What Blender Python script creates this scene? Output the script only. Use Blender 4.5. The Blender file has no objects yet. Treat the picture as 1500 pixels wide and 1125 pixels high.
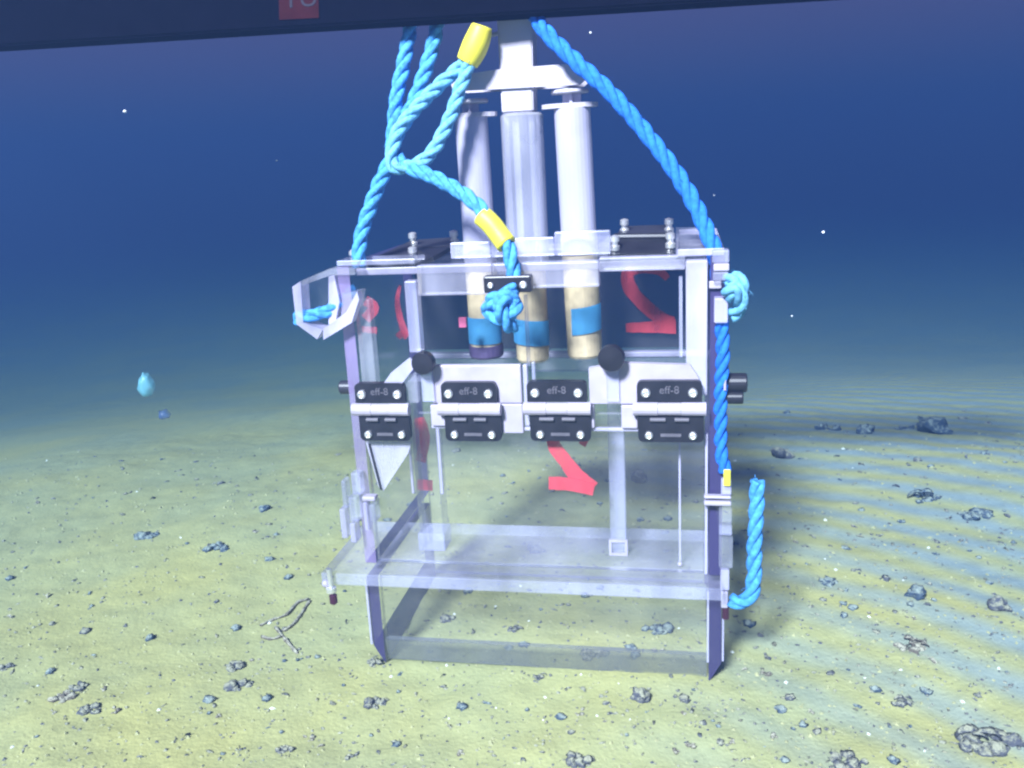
import bpy, bmesh, math, random
from mathutils import Vector, Matrix, noise
random.seed(7)
scene = bpy.context.scene
col = scene.collection

# ------------------------------------------------------------------ camera
F_PX, PITCH, ROLL, CAM_H = 1321.2, 0.24895, 0.0511, 0.42717
cam_d = bpy.data.cameras.new('camera')
cam = bpy.data.objects.new('camera', cam_d)
col.objects.link(cam)
cam_d.sensor_width = 36.0
cam_d.lens = 36.0 * F_PX / 1500.0
cam_d.clip_start = 0.01
cam_d.clip_end = 500
CAM_R = Matrix.Rotation(math.pi / 2 - PITCH, 4, 'X') @ Matrix.Rotation(-ROLL, 4, 'Z')
cam.matrix_world = Matrix.Translation((0, 0, CAM_H)) @ CAM_R
scene.camera = cam

# ------------------------------------------------------------------ water light
world = bpy.data.worlds.new('World')
scene.world = world
world.use_nodes = True
bg = world.node_tree.nodes['Background']
bg.inputs['Color'].default_value = (0.38, 0.28, 0.62, 1)
bg.inputs['Strength'].default_value = 0.098

sun_d = bpy.data.lights.new('sun', 'SUN')
sun = bpy.data.objects.new('sun', sun_d)
col.objects.link(sun)
sun_d.energy = 5.0
sun_d.angle = math.radians(10)
sun_d.color = (1.0, 0.91, 0.92)
SUN_EL, SUN_AZ = math.radians(39), math.radians(-26)   # behind the camera, a little to its left
to_sun = Vector((math.cos(SUN_EL) * math.sin(SUN_AZ), -math.cos(SUN_EL) * math.cos(SUN_AZ), math.sin(SUN_EL)))
sun.rotation_euler = to_sun.to_track_quat('Z', 'Y').to_euler()
sun.location = (0, -2, 3)

vs = scene.view_settings
vs.view_transform = 'Standard'
vs.look = 'None'
vs.exposure = 2.12
vs.gamma = 1.0
vs.use_curve_mapping = False
scene.cycles.transparent_max_bounces = 40
scene.cycles.max_bounces = 8
scene.cycles.volume_bounces = 1
scene.cycles.pixel_filter_type = 'BLACKMAN_HARRIS'
scene.cycles.filter_width = 2.3
HAZE_DENSITY = 0.80
HAZE_COLOR = (0.030, 0.060, 0.145, 1)
HAZE_ABSORB = (0.03, 0.14, 0.30, 1)

# ------------------------------------------------------------------ geometry helpers
BOX_YAW, BOX_X, BOX_Y = -0.1953, 0.01198, 0.69474
BOX_M = Matrix.Translation((BOX_X, BOX_Y, 0)) @ Matrix.Rotation(BOX_YAW, 4, 'Z')
BOX_I = BOX_M.inverted()
CAM_P = Vector((0, 0, CAM_H))


def ray(px, py):
    return (CAM_R.to_3x3() @ Vector(((px - 750) / F_PX, (562.5 - py) / F_PX, -1.0)))


def W(px, py, depth):
    return CAM_P + ray(px, py) * depth


def S(px, py, axis, val):
    """point of the sampler's own frame seen at a measured spot, on one of its planes"""
    o = BOX_I @ CAM_P
    d = BOX_I.to_3x3() @ ray(px, py)
    t = (val - o[axis]) / d[axis]
    return o + d * t


def fy(px, py, y=0.0):
    return S(px, py, 1, y)


def tag(o, label=None, cat=None, group=None, kind=None):
    if label: o['label'] = label
    if cat: o['category'] = cat
    if group: o['group'] = group
    if kind: o['kind'] = kind
    return o


def empty(name, loc, rotz=0.0):
    o = bpy.data.objects.new(name, None)
    o.empty_display_size = 0.03
    col.objects.link(o)
    o.location = loc
    o.rotation_euler = (0, 0, rotz)
    return o


def obj(name, bm, mats, parent=None, smooth=False, recentre=False):
    if not isinstance(mats, (list, tuple)):
        mats = [mats]
    off = Vector((0, 0, 0))
    if recentre:
        xs = [v.co for v in bm.verts]
        off = Vector(((min(v.x for v in xs) + max(v.x for v in xs)) / 2, (min(v.y for v in xs) + max(v.y for v in xs)) / 2, min(v.z for v in xs)))
        for v in bm.verts: v.co -= off
    me = bpy.data.meshes.new(name)
    bm.to_mesh(me)
    bm.free()
    for m in mats: me.materials.append(m)
    if smooth:
        me.polygons.foreach_set('use_smooth', [True] * len(me.polygons))
    o = bpy.data.objects.new(name, me)
    col.objects.link(o)
    o.location = off
    if parent: o.parent = parent
    return o


def add_box(bm, lo, hi, bevel=0.0, edge_axis=None):
    """box; faces not facing edge_axis get material slot 1 (the cut edges of a sheet)"""
    lo, hi = [min(a, b) for a, b in zip(lo, hi)], [max(a, b) for a, b in zip(lo, hi)]
    v = [bm.verts.new((x, y, z)) for z in (lo[2], hi[2]) for y in (lo[1], hi[1]) for x in (lo[0], hi[0])]
    quads = [(0, 2, 3, 1), (4, 5, 7, 6), (0, 1, 5, 4), (2, 6, 7, 3), (0, 4, 6, 2), (1, 3, 7, 5)]
    fs = [bm.faces.new([v[i] for i in q]) for q in quads]
    if bevel:
        es = list({e for f in fs for e in f.edges})
        r = bmesh.ops.bevel(bm, geom=es, offset=bevel, segments=2, affect='EDGES', profile=0.5)
        fs = [f for f in bm.faces if all(lo[k] - 1e-6 <= f.calc_center_median()[k] <= hi[k] + 1e-6 for k in range(3))]
    if edge_axis is not None:
        for f in fs:
            f.normal_update()
            if abs(f.normal[edge_axis]) < 0.9: f.material_index = 1


def box(name, lo, hi, mats, parent, bevel=0.0, edge_axis=None):
    bm = bmesh.new()
    add_box(bm, lo, hi, bevel, edge_axis)
    return obj(name, bm, mats, parent)


def add_tube(bm, pts, r, seg=12, cap=True, radii=None):
    pts = [Vector(p) for p in pts]
    n = len(pts)
    rings = []
    t0 = (pts[1] - pts[0]).normalized()
    ref = Vector((0, 0, 1)) if abs(t0.z) < 0.9 else Vector((1, 0, 0))
    u = t0.cross(ref).normalized()
    for i in range(n):
        t = (pts[min(i + 1, n - 1)] - pts[max(i - 1, 0)]).normalized()
        u = (u - t * u.dot(t)).normalized()
        w = t.cross(u)
        rr = radii[i] if radii else r
        rings.append([bm.verts.new(pts[i] + (u * math.cos(2 * math.pi * k / seg) + w * math.sin(2 * math.pi * k / seg)) * rr) for k in range(seg)])
    for a, b in zip(rings, rings[1:]):
        for k in range(seg):
            bm.faces.new((a[k], a[(k + 1) % seg], b[(k + 1) % seg], b[k]))
    if cap:
        bm.faces.new(rings[0][::-1])
        bm.faces.new(rings[-1])
    return rings


def add_lathe(bm, base, axis, prof, seg=24):
    """prof = [(radius, height along axis)]"""
    base, axis = Vector(base), Vector(axis).normalized()
    ref = Vector((0, 0, 1)) if abs(axis.z) < 0.9 else Vector((1, 0, 0))
    u = axis.cross(ref).normalized()
    w = axis.cross(u)
    rings = []
    for r, h in prof:
        rings.append([bm.verts.new(base + axis * h + (u * math.cos(2 * math.pi * k / seg) + w * math.sin(2 * math.pi * k / seg)) * max(r, 1e-5)) for k in range(seg)])
    for a, b in zip(rings, rings[1:]):
        for k in range(seg):
            bm.faces.new((a[k], a[(k + 1) % seg], b[(k + 1) % seg], b[k]))
    bm.faces.new(rings[0][::-1])
    bm.faces.new(rings[-1])
    bmesh.ops.recalc_face_normals(bm, faces=bm.faces)


def add_prism(bm, poly, y0, y1, edge=False):
    """polygon in x,z extruded along y"""
    a = [bm.verts.new((x, y0, z)) for x, z in poly]
    b = [bm.verts.new((x, y1, z)) for x, z in poly]
    n = len(poly)
    bm.faces.new(a); bm.faces.new(b[::-1])
    for i in range(n):
        f = bm.faces.new((a[i], b[i], b[(i + 1) % n], a[(i + 1) % n]))
        if edge: f.material_index = 1
    bmesh.ops.recalc_face_normals(bm, faces=bm.faces)


def catmull(ctrl, step):
    p = [Vector(c) for c in ctrl]
    p = [p[0] * 2 - p[1]] + p + [p[-1] * 2 - p[-2]]
    dense = []
    for i in range(1, len(p) - 2):
        for k in range(40):
            t = k / 40
            a, b, c, d = p[i - 1:i + 3]
            dense.append(0.5 * ((2 * b) + (c - a) * t + (2 * a - 5 * b + 4 * c - d) * t * t + (3 * b - a - 3 * c + d) * t ** 3))
    dense.append(p[-2])
    out, acc = [dense[0]], 0.0
    for a, b in zip(dense, dense[1:]):
        acc += (b - a).length
        if acc >= step:
            out.append(b); acc = 0.0
    if (out[-1] - dense[-1]).length > step * 0.3: out.append(dense[-1])
    return out


def add_rope(bm, ctrl, r, lay=None):
    """three twisted strands round a path"""
    lay = lay or r * 7.0
    pts = catmull(ctrl, r * 0.35)
    n = len(pts)
    u = None
    frames, s = [], 0.0
    for i in range(n):
        t = (pts[min(i + 1, n - 1)] - pts[max(i - 1, 0)]).normalized()
        if u is None:
            ref = Vector((0, 1, 0)) if abs(t.y) < 0.9 else Vector((1, 0, 0))
            u = t.cross(ref)
        u = (u - t * u.dot(t)).normalized()
        if i: s += (pts[i] - pts[i - 1]).length
        frames.append((pts[i], u.copy(), t.cross(u), s))
    for k in range(3):
        path = []
        for p, a, b, s in frames:
            ph = 2 * math.pi * (s / lay + k / 3)
            wob = 1 + 0.16 * noise.noise(p * 120 + Vector((k * 7, 0, 0)))
            path.append(p + (a * math.cos(ph) + b * math.sin(ph)) * r * 0.50 * wob)
        add_tube(bm, path, r * 0.51, 9)
    # stray fibres standing off the lay
    rf = random.Random(int(pts[0].x * 1e5) + n)
    for i in range(int(n * 0.9)):
        p, a, b, s = frames[rf.randrange(n)]
        t = a.cross(b) * rf.choice((-1, 1))
        th = rf.uniform(0, 6.283)
        o_ = a * math.cos(th) + b * math.sin(th)
        sd = o_.cross(t).normalized() * 0.00022
        q0 = p + o_ * r * 0.85
        q1 = q0 + (t * rf.uniform(.3, 1) + o_ * rf.uniform(.1, .6)).normalized() * rf.uniform(.002, .0045)
        q2 = q1 + (t * rf.uniform(-.3, 1) + o_ * rf.uniform(-.3, .5) + sd * rf.uniform(-3000, 3000)).normalized() * rf.uniform(.001, .003)
        v_ = [bm.verts.new(x) for x in (q0 - sd, q0 + sd, q1 + sd, q1 - sd, q2)]
        bm.faces.new((v_[0], v_[1], v_[2], v_[3])); bm.faces.new((v_[3], v_[2], v_[4]))


# ------------------------------------------------------------------ materials
def new_mat(name):
    m = bpy.data.materials.new(name)
    m.use_nodes = True
    nt = m.node_tree
    for n in list(nt.nodes): nt.nodes.remove(n)
    out = nt.nodes.new('ShaderNodeOutputMaterial')
    return m, nt, out


def solid(name, c, rough=0.5, spec=0.5, metal=0.0, var=0.25, scale=60.0, bump=0.0):
    m, nt, out = new_mat(name)
    p = nt.nodes.new('ShaderNodeBsdfPrincipled')
    p.inputs['Roughness'].default_value = rough
    p.inputs['Specular IOR Level'].default_value = spec
    p.inputs['Metallic'].default_value = metal
    tc = nt.nodes.new('ShaderNodeTexCoord')
    nz = nt.nodes.new('ShaderNodeTexNoise')
    nz.inputs['Scale'].default_value = scale
    nz.inputs['Detail'].default_value = 5
    nt.links.new(tc.outputs['Object'], nz.inputs['Vector'])
    rp = nt.nodes.new('ShaderNodeValToRGB')
    rp.color_ramp.elements[0].position = 0.3
    rp.color_ramp.elements[1].position = 0.7
    rp.color_ramp.elements[0].color = tuple(x * (1 - var) for x in c) + (1,)
    rp.color_ramp.elements[1].color = tuple(min(1, x * (1 + var)) for x in c) + (1,)
    nt.links.new(nz.outputs['Fac'], rp.inputs['Fac'])
    nt.links.new(rp.outputs['Color'], p.inputs['Base Color'])
    if bump:
        b = nt.nodes.new('ShaderNodeBump')
        b.inputs['Strength'].default_value = bump
        b.inputs['Distance'].default_value = 0.002
        nt.links.new(nz.outputs['Fac'], b.inputs['Height'])
        nt.links.new(b.outputs['Normal'], p.inputs['Normal'])
    nt.links.new(p.outputs['BSDF'], out.inputs['Surface'])
    return m


def clear(name, c, alpha, rough=0.15, gloss=0.5, tint=(1, 1, 1), var=0.5, scale=25.0):
    """clear or frosted plastic: see-through, with a scratched milky film and a fresnel gloss"""
    m, nt, out = new_mat(name)
    tr = nt.nodes.new('ShaderNodeBsdfTransparent')
    tr.inputs['Color'].default_value = tint + (1,)
    p = nt.nodes.new('ShaderNodeBsdfPrincipled')
    p.inputs['Base Color'].default_value = c + (1,)
    p.inputs['Roughness'].default_value = max(rough, 0.3)
    tc = nt.nodes.new('ShaderNodeTexCoord')
    mp = nt.nodes.new('ShaderNodeMapping')
    mp.inputs['Scale'].default_value = (1, 1, 0.35)
    nz = nt.nodes.new('ShaderNodeTexNoise')
    nz.inputs['Scale'].default_value = scale
    nz.inputs['Detail'].default_value = 4
    nt.links.new(tc.outputs['Object'], mp.inputs['Vector'])
    nt.links.new(mp.outputs['Vector'], nz.inputs['Vector'])
    mr = nt.nodes.new('ShaderNodeMapRange')
    mr.inputs['From Min'].default_value = 0.3
    mr.inputs['From Max'].default_value = 0.7
    mr.inputs['To Min'].default_value = max(0, alpha * (1 - var))
    mr.inputs['To Max'].default_value = min(1, alpha * (1 + var))
    nt.links.new(nz.outputs['Fac'], mr.inputs['Value'])
    mx = nt.nodes.new('ShaderNodeMixShader')
    nt.links.new(mr.outputs['Result'], mx.inputs['Fac'])
    nt.links.new(tr.outputs['BSDF'], mx.inputs[1])
    nt.links.new(p.outputs['BSDF'], mx.inputs[2])
    gl = nt.nodes.new('ShaderNodeBsdfGlossy')
    gl.inputs['Roughness'].default_value = rough
    lw = nt.nodes.new('ShaderNodeLayerWeight')
    lw.inputs['Blend'].default_value = 0.25
    mu = nt.nodes.new('ShaderNodeMath')
    mu.operation = 'MULTIPLY'
    mu.inputs[1].default_value = gloss
    nt.links.new(lw.outputs['Fresnel'], mu.inputs[0])
    m2 = nt.nodes.new('ShaderNodeMixShader')
    nt.links.new(mu.outputs['Value'], m2.inputs['Fac'])
    nt.links.new(mx.outputs['Shader'], m2.inputs[1])
    nt.links.new(gl.outputs['BSDF'], m2.inputs[2])
    nt.links.new(m2.outputs['Shader'], out.inputs['Surface'])
    return m


ACRYLIC = clear('clear_acrylic', (0.75, 0.75, 0.82), 0.022, 0.15, 0.22)
MILKY = clear('milky_acrylic', (0.70, 0.70, 0.82), 0.15, 0.2)
PEARL = clear('pearly_acrylic', (0.70, 0.66, 0.82), 0.42, 0.2, 0.3, var=0.55)
FILM = clear('scratched_sheet', (0.74, 0.72, 0.88), 0.15, 0.25, 0.10, var=0.6)
EDGE = clear('polished_edge', (0.62, 0.58, 0.78), 0.52, 0.2)
LILAC_EDGE = clear('lilac_cut_edge', (0.34, 0.26, 0.48), 0.5, 0.2, 0.4, var=0.4)
EDGE_SOFT = clear('soft_edge', (0.66, 0.66, 0.90), 0.26, 0.25)
SKIRT = clear('cut_edge_grey', (0.24, 0.25, 0.25), 0.36, 0.3, 0.1)
DARK_EDGE = clear('violet_cut_edge', (0.05, 0.04, 0.12), 0.86, 0.2, 0.4, var=0.12)
WHITE = solid('white_plastic', (0.42, 0.375, 0.45), 0.4, var=0.10)
FROST = clear('frosted_polypropylene', (0.58, 0.56, 0.72), 0.70, 0.35, 0.3, var=0.15)
HANDLE = clear('translucent_white_handle', (0.53, 0.50, 0.58), 0.92, 0.35, 0.3, var=0.05)
GLASSY = clear('clear_barrel', (0.72, 0.72, 0.85), 0.33, 0.12, 0.7)
BLACK = solid('black_nylon', (0.016, 0.015, 0.020), 0.38, 0.5, var=0.3)
SMOKE = clear('smoked_plastic', (0.035, 0.033, 0.045), 0.88, 0.4, 0.12, var=0.1)
STEEL = solid('stainless_steel', (0.90, 0.88, 0.86), 0.42, metal=0.85, var=0.1)
RUBY = solid('dull_bolt', (0.10, 0.03, 0.06), 0.3, metal=0.6)
TAN = solid('wet_sediment', (0.56, 0.45, 0.27), 0.8, var=0.22, scale=90, bump=0.3)
FOOT = solid('violet_rubber', (0.07, 0.05, 0.12), 0.6)
TAPE = solid('blue_tape', (0.13, 0.52, 0.86), 0.55, var=0.1)
YELLOW = solid('yellow_tape', (0.72, 0.66, 0.05), 0.5, var=0.12)
RED = clear('red_marker', (0.66, 0.08, 0.11), 0.72, 0.4, 0.1, var=0.38, scale=70)
RED_FAINT = clear('faint_red_marker', (0.62, 0.08, 0.12), 0.42, 0.4, 0.1, var=0.5, scale=70)
PINK = solid('pink_tag', (0.70, 0.15, 0.28), 0.5)
ROPE_PALE = solid('pale_blue_rope', (0.075, 0.30, 0.66), 0.8, 0.12, var=0.40, scale=220, bump=0.4)  # lamp overexposure of the left ropes put into a lighter blue
ROPE_DEEP = solid('deep_blue_rope', (0.025, 0.17, 0.68), 0.8, 0.12, var=0.25, scale=220, bump=0.4)
ROPE_CYAN = solid('pale_cyan_rope', (0.15, 0.40, 0.62), 0.8, 0.12, var=0.35, scale=220, bump=0.4)  # lighter, greener blue than the other ropes
PRINT = solid('grey_print', (0.12, 0.11, 0.13), 0.6)
BEZEL = solid('dark_bezel', (0.002, 0.002, 0.005), 0.95, 0.0, var=0.2)
TAGMAT = solid('dim_red_tag', (0.028, 0.006, 0.006), 0.9, 0.0, var=0.2)
TAGINK = solid('tag_ink', (0.008, 0.006, 0.016), 0.7, 0.2)


def dusty(name, dark, dust, amount):
    m, nt, out = new_mat(name)
    p = nt.nodes.new('ShaderNodeBsdfPrincipled')
    p.inputs['Roughness'].default_value = 0.85
    nz = nt.nodes.new('ShaderNodeTexNoise')
    nz.inputs['Scale'].default_value = 170
    nz.inputs['Detail'].default_value = 6
    ge = nt.nodes.new('ShaderNodeNewGeometry')
    nt.links.new(ge.outputs['Position'], nz.inputs['Vector'])
    sx = nt.nodes.new('ShaderNodeSeparateXYZ')
    nt.links.new(ge.outputs['Normal'], sx.inputs['Vector'])
    ad = nt.nodes.new('ShaderNodeMath'); ad.operation = 'MULTIPLY_ADD'
    nt.links.new(sx.outputs['Z'], ad.inputs[0])
    ad.inputs[1].default_value = 0.35
    nt.links.new(nz.outputs['Fac'], ad.inputs[2])
    rp = nt.nodes.new('ShaderNodeValToRGB')
    rp.color_ramp.elements[0].position = 0.80 - amount
    rp.color_ramp.elements[1].position = 0.92 - amount
    rp.color_ramp.elements[0].color = dark + (1,)
    rp.color_ramp.elements[1].color = dust + (1,)
    nt.links.new(ad.outputs['Value'], rp.inputs['Fac'])
    nt.links.new(rp.outputs['Color'], p.inputs['Base Color'])
    n4 = nt.nodes.new('ShaderNodeTexNoise')
    n4.inputs['Scale'].default_value = 420
    n4.inputs['Detail'].default_value = 4
    tg_ = nt.nodes.new('ShaderNodeNewGeometry')
    nt.links.new(tg_.outputs['Position'], n4.inputs['Vector'])
    b_ = nt.nodes.new('ShaderNodeBump')
    b_.inputs['Strength'].default_value = 0.8
    b_.inputs['Distance'].default_value = 0.003
    nt.links.new(n4.outputs['Fac'], b_.inputs['Height'])
    nt.links.new(b_.outputs['Normal'], p.inputs['Normal'])
    nt.links.new(b_.outputs['Normal'], sx.inputs['Vector'])
    nt.links.new(p.outputs['BSDF'], out.inputs['Surface'])
    return m


ROCK = dusty('dusty_nodule', (0.09, 0.09, 0.105), (0.42, 0.40, 0.26), 0.13)
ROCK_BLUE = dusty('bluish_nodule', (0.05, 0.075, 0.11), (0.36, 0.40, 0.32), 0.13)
SHELL = dusty('brown_shell', (0.14, 0.11, 0.08), (0.50, 0.46, 0.32), 0.14)


def seabed_mat():
    m, nt, out = new_mat('sediment')
    N = nt.nodes.new
    L = nt.links.new
    p = N('ShaderNodeBsdfPrincipled')
    p.inputs['Roughness'].default_value = 0.95
    p.inputs['Specular IOR Level'].default_value = 0.1
    tc = N('ShaderNodeTexCoord')
    n1 = N('ShaderNodeTexNoise'); n1.inputs['Scale'].default_value = 4.0; n1.inputs['Detail'].default_value = 6
    n2 = N('ShaderNodeTexNoise'); n2.inputs['Scale'].default_value = 60.0; n2.inputs['Detail'].default_value = 6; n2.inputs['Roughness'].default_value = 0.7
    n3 = N('ShaderNodeTexNoise'); n3.inputs['Scale'].default_value = 260.0; n3.inputs['Detail'].default_value = 3
    for n in (n1, n2, n3): L(tc.outputs['Object'], n.inputs['Vector'])
    r1 = N('ShaderNodeValToRGB')
    r1.color_ramp.elements[0].position = 0.35; r1.color_ramp.elements[1].position = 0.65
    r1.color_ramp.elements[0].color = (0.42, 0.43, 0.215, 1)
    r1.color_ramp.elements[1].color = (0.51, 0.47, 0.175, 1)
    L(n1.outputs['Fac'], r1.inputs['Fac'])
    # curved bluish bands: screen moire painted into the sediment colour
    mp = N('ShaderNodeMapping'); mp.inputs['Location'].default_value = (0.10, -0.30, 0)
    L(tc.outputs['Object'], mp.inputs['Vector'])
    wv = N('ShaderNodeTexWave'); wv.wave_type = 'RINGS'; wv.rings_direction = 'Z'
    wv.inputs['Scale'].default_value = 5.0; wv.inputs['Distortion'].default_value = 1.2
    wv.inputs['Detail'].default_value = 2; wv.inputs['Detail Scale'].default_value = 2
    L(mp.outputs['Vector'], wv.inputs['Vector'])
    sx = N('ShaderNodeSeparateXYZ'); L(tc.outputs['Object'], sx.inputs['Vector'])
    mr = N('ShaderNodeMapRange'); mr.inputs['From Min'].default_value = 0.05; mr.inputs['From Max'].default_value = 0.45
    mr.inputs['To Min'].default_value = 0.0; mr.inputs['To Max'].default_value = 0.85
    L(sx.outputs['X'], mr.inputs['Value'])
    mu = N('ShaderNodeMath'); mu.operation = 'MULTIPLY'
    L(wv.outputs['Fac'], mu.inputs[0]); L(mr.outputs['Result'], mu.inputs[1])
    mx = N('ShaderNodeMix'); mx.data_type = 'RGBA'
    L(mu.outputs['Value'], mx.inputs['Factor'])
    L(r1.outputs['Color'], mx.inputs['A'])
    mx.inputs['B'].default_value = (0.29, 0.37, 0.38, 1)
    # fine mottling
    r2 = N('ShaderNodeValToRGB')
    r2.color_ramp.elements[0].position = 0.30; r2.color_ramp.elements[1].position = 0.62
    r2.color_ramp.elements[0].color = (0.87, 0.88, 0.86, 1); r2.color_ramp.elements[1].color = (1.06, 1.05, 1.0, 1)
    L(n2.outputs['Fac'], r2.inputs['Fac'])
    m2 = N('ShaderNodeMix'); m2.data_type = 'RGBA'; m2.blend_type = 'MULTIPLY'; m2.inputs['Factor'].default_value = 0.8
    L(mx.outputs['Result'], m2.inputs['A']); L(r2.outputs['Color'], m2.inputs['B'])
    L(m2.outputs['Result'], p.inputs['Base Color'])
    ad = N('ShaderNodeMath'); ad.operation = 'ADD'
    L(n2.outputs['Fac'], ad.inputs[0]); L(n3.outputs['Fac'], ad.inputs[1])
    b = N('ShaderNodeBump'); b.inputs['Strength'].default_value = 0.24; b.inputs['Distance'].default_value = 0.006
    L(ad.outputs['Value'], b.inputs['Height'])
    L(b.outputs['Normal'], p.inputs['Normal'])
    L(p.outputs['BSDF'], out.inputs['Surface'])
    return m


# ------------------------------------------------------------------ seabed
def ground_z(x, y):
    r = math.hypot(max(0.0, abs(x) - 0.25) * 0.5, max(0.0, y))
    u = max(0.0, r - 0.95)
    lx = max(0.0, -x - 0.25)
    z = -0.36 * (1 - math.exp(-(u / 1.75) ** 2)) - 0.05 * (1 - math.exp(-(lx / 1.2) ** 2)) - 0.007  # floor shaped to fall away, so distance darkens like lamp falloff
    near = 1.0 / (1.0 + 0.3 * r)
    z += 0.010 * noise.noise(Vector((x * 3.1, y * 3.1, 1.7)))
    z += 0.004 * near * noise.noise(Vector((x * 14, y * 14, 4.2)))
    z += 0.0022 * near * noise.noise(Vector((x * 45, y * 45, 9.1)))
    q_ = BOX_I @ Vector((x, y, 0))
    if -.25 < q_.x < .25 and -.1 < q_.y < .27:
        ex, ey = abs(q_.x - .001) - .151, abs(q_.y - .085) - .085
        d_ = abs(max(ex, ey)) if max(ex, ey) < 0 else math.hypot(max(ex, 0), max(ey, 0))
        z += 0.0015 * math.exp(-(d_ / .012) ** 2) * (0.7 + 0.9 * noise.noise(Vector((x * 30, y * 30, 3))))
    return z


def axis_lines(a, b, fine_a, fine_b, step, n_out):
    k = [fine_a + (fine_b - fine_a) * i / int((fine_b - fine_a) / step) for i in range(int((fine_b - fine_a) / step) + 1)]
    lo = [fine_a - (fine_a - a) * ((i / n_out) ** 2.6) for i in range(n_out, 0, -1)]
    hi = [fine_b + (b - fine_b) * ((i / n_out) ** 2.6) for i in range(1, n_out + 1)]
    return lo + k + hi


gx = axis_lines(-14, 14, -0.8, 1.0, 0.007, 45)
gy = axis_lines(-3, 16, 0.35, 1.7, 0.007, 50)
verts = [(x, y, ground_z(x, y)) for y in gy for x in gx]
nx = len(gx)
faces = [(j * nx + i, j * nx + i + 1, (j + 1) * nx + i + 1, (j + 1) * nx + i) for j in range(len(gy) - 1) for i in range(nx - 1)]
me = bpy.data.meshes.new('seabed')
me.from_pydata(verts, [], faces)
me.materials.append(seabed_mat())
me.polygons.foreach_set('use_smooth', [True] * len(me.polygons))
seabed = bpy.data.objects.new('seabed', me)
col.objects.link(seabed)
tag(seabed, kind='structure')

# ------------------------------------------------------------------ haze (the water)
zmin = min(v[2] for v in verts)
bm = bmesh.new()
add_box(bm, (-15, -4, zmin - 1.0), (15, 17, 0.72))
m, nt, out = new_mat('water_haze')
pv = nt.nodes.new('ShaderNodeVolumePrincipled')
pv.inputs['Color'].default_value = HAZE_COLOR
pv.inputs['Absorption Color'].default_value = HAZE_ABSORB
pv.inputs['Density'].default_value = HAZE_DENSITY
pv.inputs['Anisotropy'].default_value = 0.3
nt.links.new(pv.outputs['Volume'], out.inputs['Volume'])
haze = obj('haze', bm, m)
tag(haze, kind='stuff')

# ================================================================== the sampler
D = 0.17          # depth of the box
ZT = 0.347        # top of the side walls
ZH = 0.2300       # hinge line
ZF = 0.078        # underside of the flange
sampler = empty('sediment_sampler', (BOX_X, BOX_Y, 0), BOX_YAW)
tag(sampler, 'clear acrylic box sampler with black hinges standing on the seabed', 'sampler')
P = sampler


def side_panel(x0, x1, outer):
    bm = bmesh.new()
    # pointed skirt below the flange, bevelled on the outer face
    xi, xo = (x0, x1) if outer > 0 else (x1, x0)
    poly = [(xi, -0.008), (xi, ZF - 0.001), (xo, ZF - 0.001), (xo, 0.010)]
    add_prism(bm, poly, 0, D)
    for f in bm.faces:
        f.normal_update()
        f.material_index = 0 if abs(f.normal.x) > 0.9 else 1
    add_box(bm, (x0, 0, ZF + 0.012), (x1, D, ZT), 0, 0)
    for f in bm.faces:
        f.normal_update()
        if outer < 0 and f.normal.y < -0.9 and f.calc_center_median().z > ZF + .05: f.material_index = 2
    return obj('side_panel', bm, [ACRYLIC, DARK_EDGE, LILAC_EDGE], P)


side_panel(-0.150, -0.140, -1)
side_panel(0.142, 0.152, 1)
# pale polished arrises on the front edges of the side panels
for x in (-0.1515, 0.1405):
    box('edge_strip', (x, -0.0025, 0.012), (x + 0.0016, -0.0003, ZF - 0.002), EDGE, P)
box('edge_strip', (0.1525, -0.0025, 0.014), (0.1541, -0.0003, ZF - 0.002), EDGE, P)
box('edge_strip', (0.1385, -0.003, ZF + 0.014), (0.1405, 0.002, ZH - 0.02), EDGE, P)

# back panel, with a window rail
box('back_panel', (-0.139, D - 0.006, 0.0), (0.141, D, ZT - 0.004), [ACRYLIC, EDGE_SOFT], P, 0, 1)
box('rail', (-0.1385, D - 0.016, 0.236), (0.1405, D - 0.0065, 0.241), EDGE, P, 0.0008)
box('rail', (-0.1385, D - 0.014, 0.222), (0.1405, D - 0.0065, 0.2345), MILKY, P)

box('darkening_sheet', (-0.1385, D + 0.0006, 0.2415), (0.1405, D + 0.0030, 0.3420), clear('tinted_sheet', (0.3, 0.3, 0.4), 0.03, 0.2, 0.1, (0.52, 0.53, 0.64)), P)  # added tinted sheet that darkens the upper box interior

# hinged front door down to the flange, and the skirt below it
box('front_door', (-0.139, 0.001, ZF + 0.0125), (0.1375, 0.007, ZH - 0.005), [ACRYLIC, EDGE_SOFT], P, 0.0006, 1)
bm = bmesh.new()
add_box(bm, (-0.139, 0.001, 0.016), (0.141, 0.007, ZF - 0.0015), 0, 1)
obj('front_skirt', bm, [ACRYLIC, SKIRT], P)
bm = bmesh.new()
ys = [(0.0, 0.0155), (0.0075, 0.0155), (0.0075, -0.004)]
a = [bm.verts.new((-0.1385, y, z)) for y, z in ((-0.0005, 0.0155), (0.0075, 0.0155), (0.0075, -0.006), (0.005, -0.006))]
b = [bm.verts.new((0.1405, v.co.y, v.co.z)) for v in a]
bm.faces.new(a); bm.faces.new(b[::-1])
for i in range(4): bm.faces.new((a[i], b[i], b[(i + 1) % 4], a[(i + 1) % 4]))
bmesh.ops.recalc_face_normals(bm, faces=bm.faces)
obj('cutting_edge', bm, SKIRT, P)

# flange sheet that stops the box in the mud
bm = bmesh.new()
add_box(bm, (-0.183, -0.021, ZF), (0.1525, 0.092, ZF + 0.011), 0.001, 2)
obj('flange', bm, [FILM, EDGE_SOFT], P)

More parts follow.
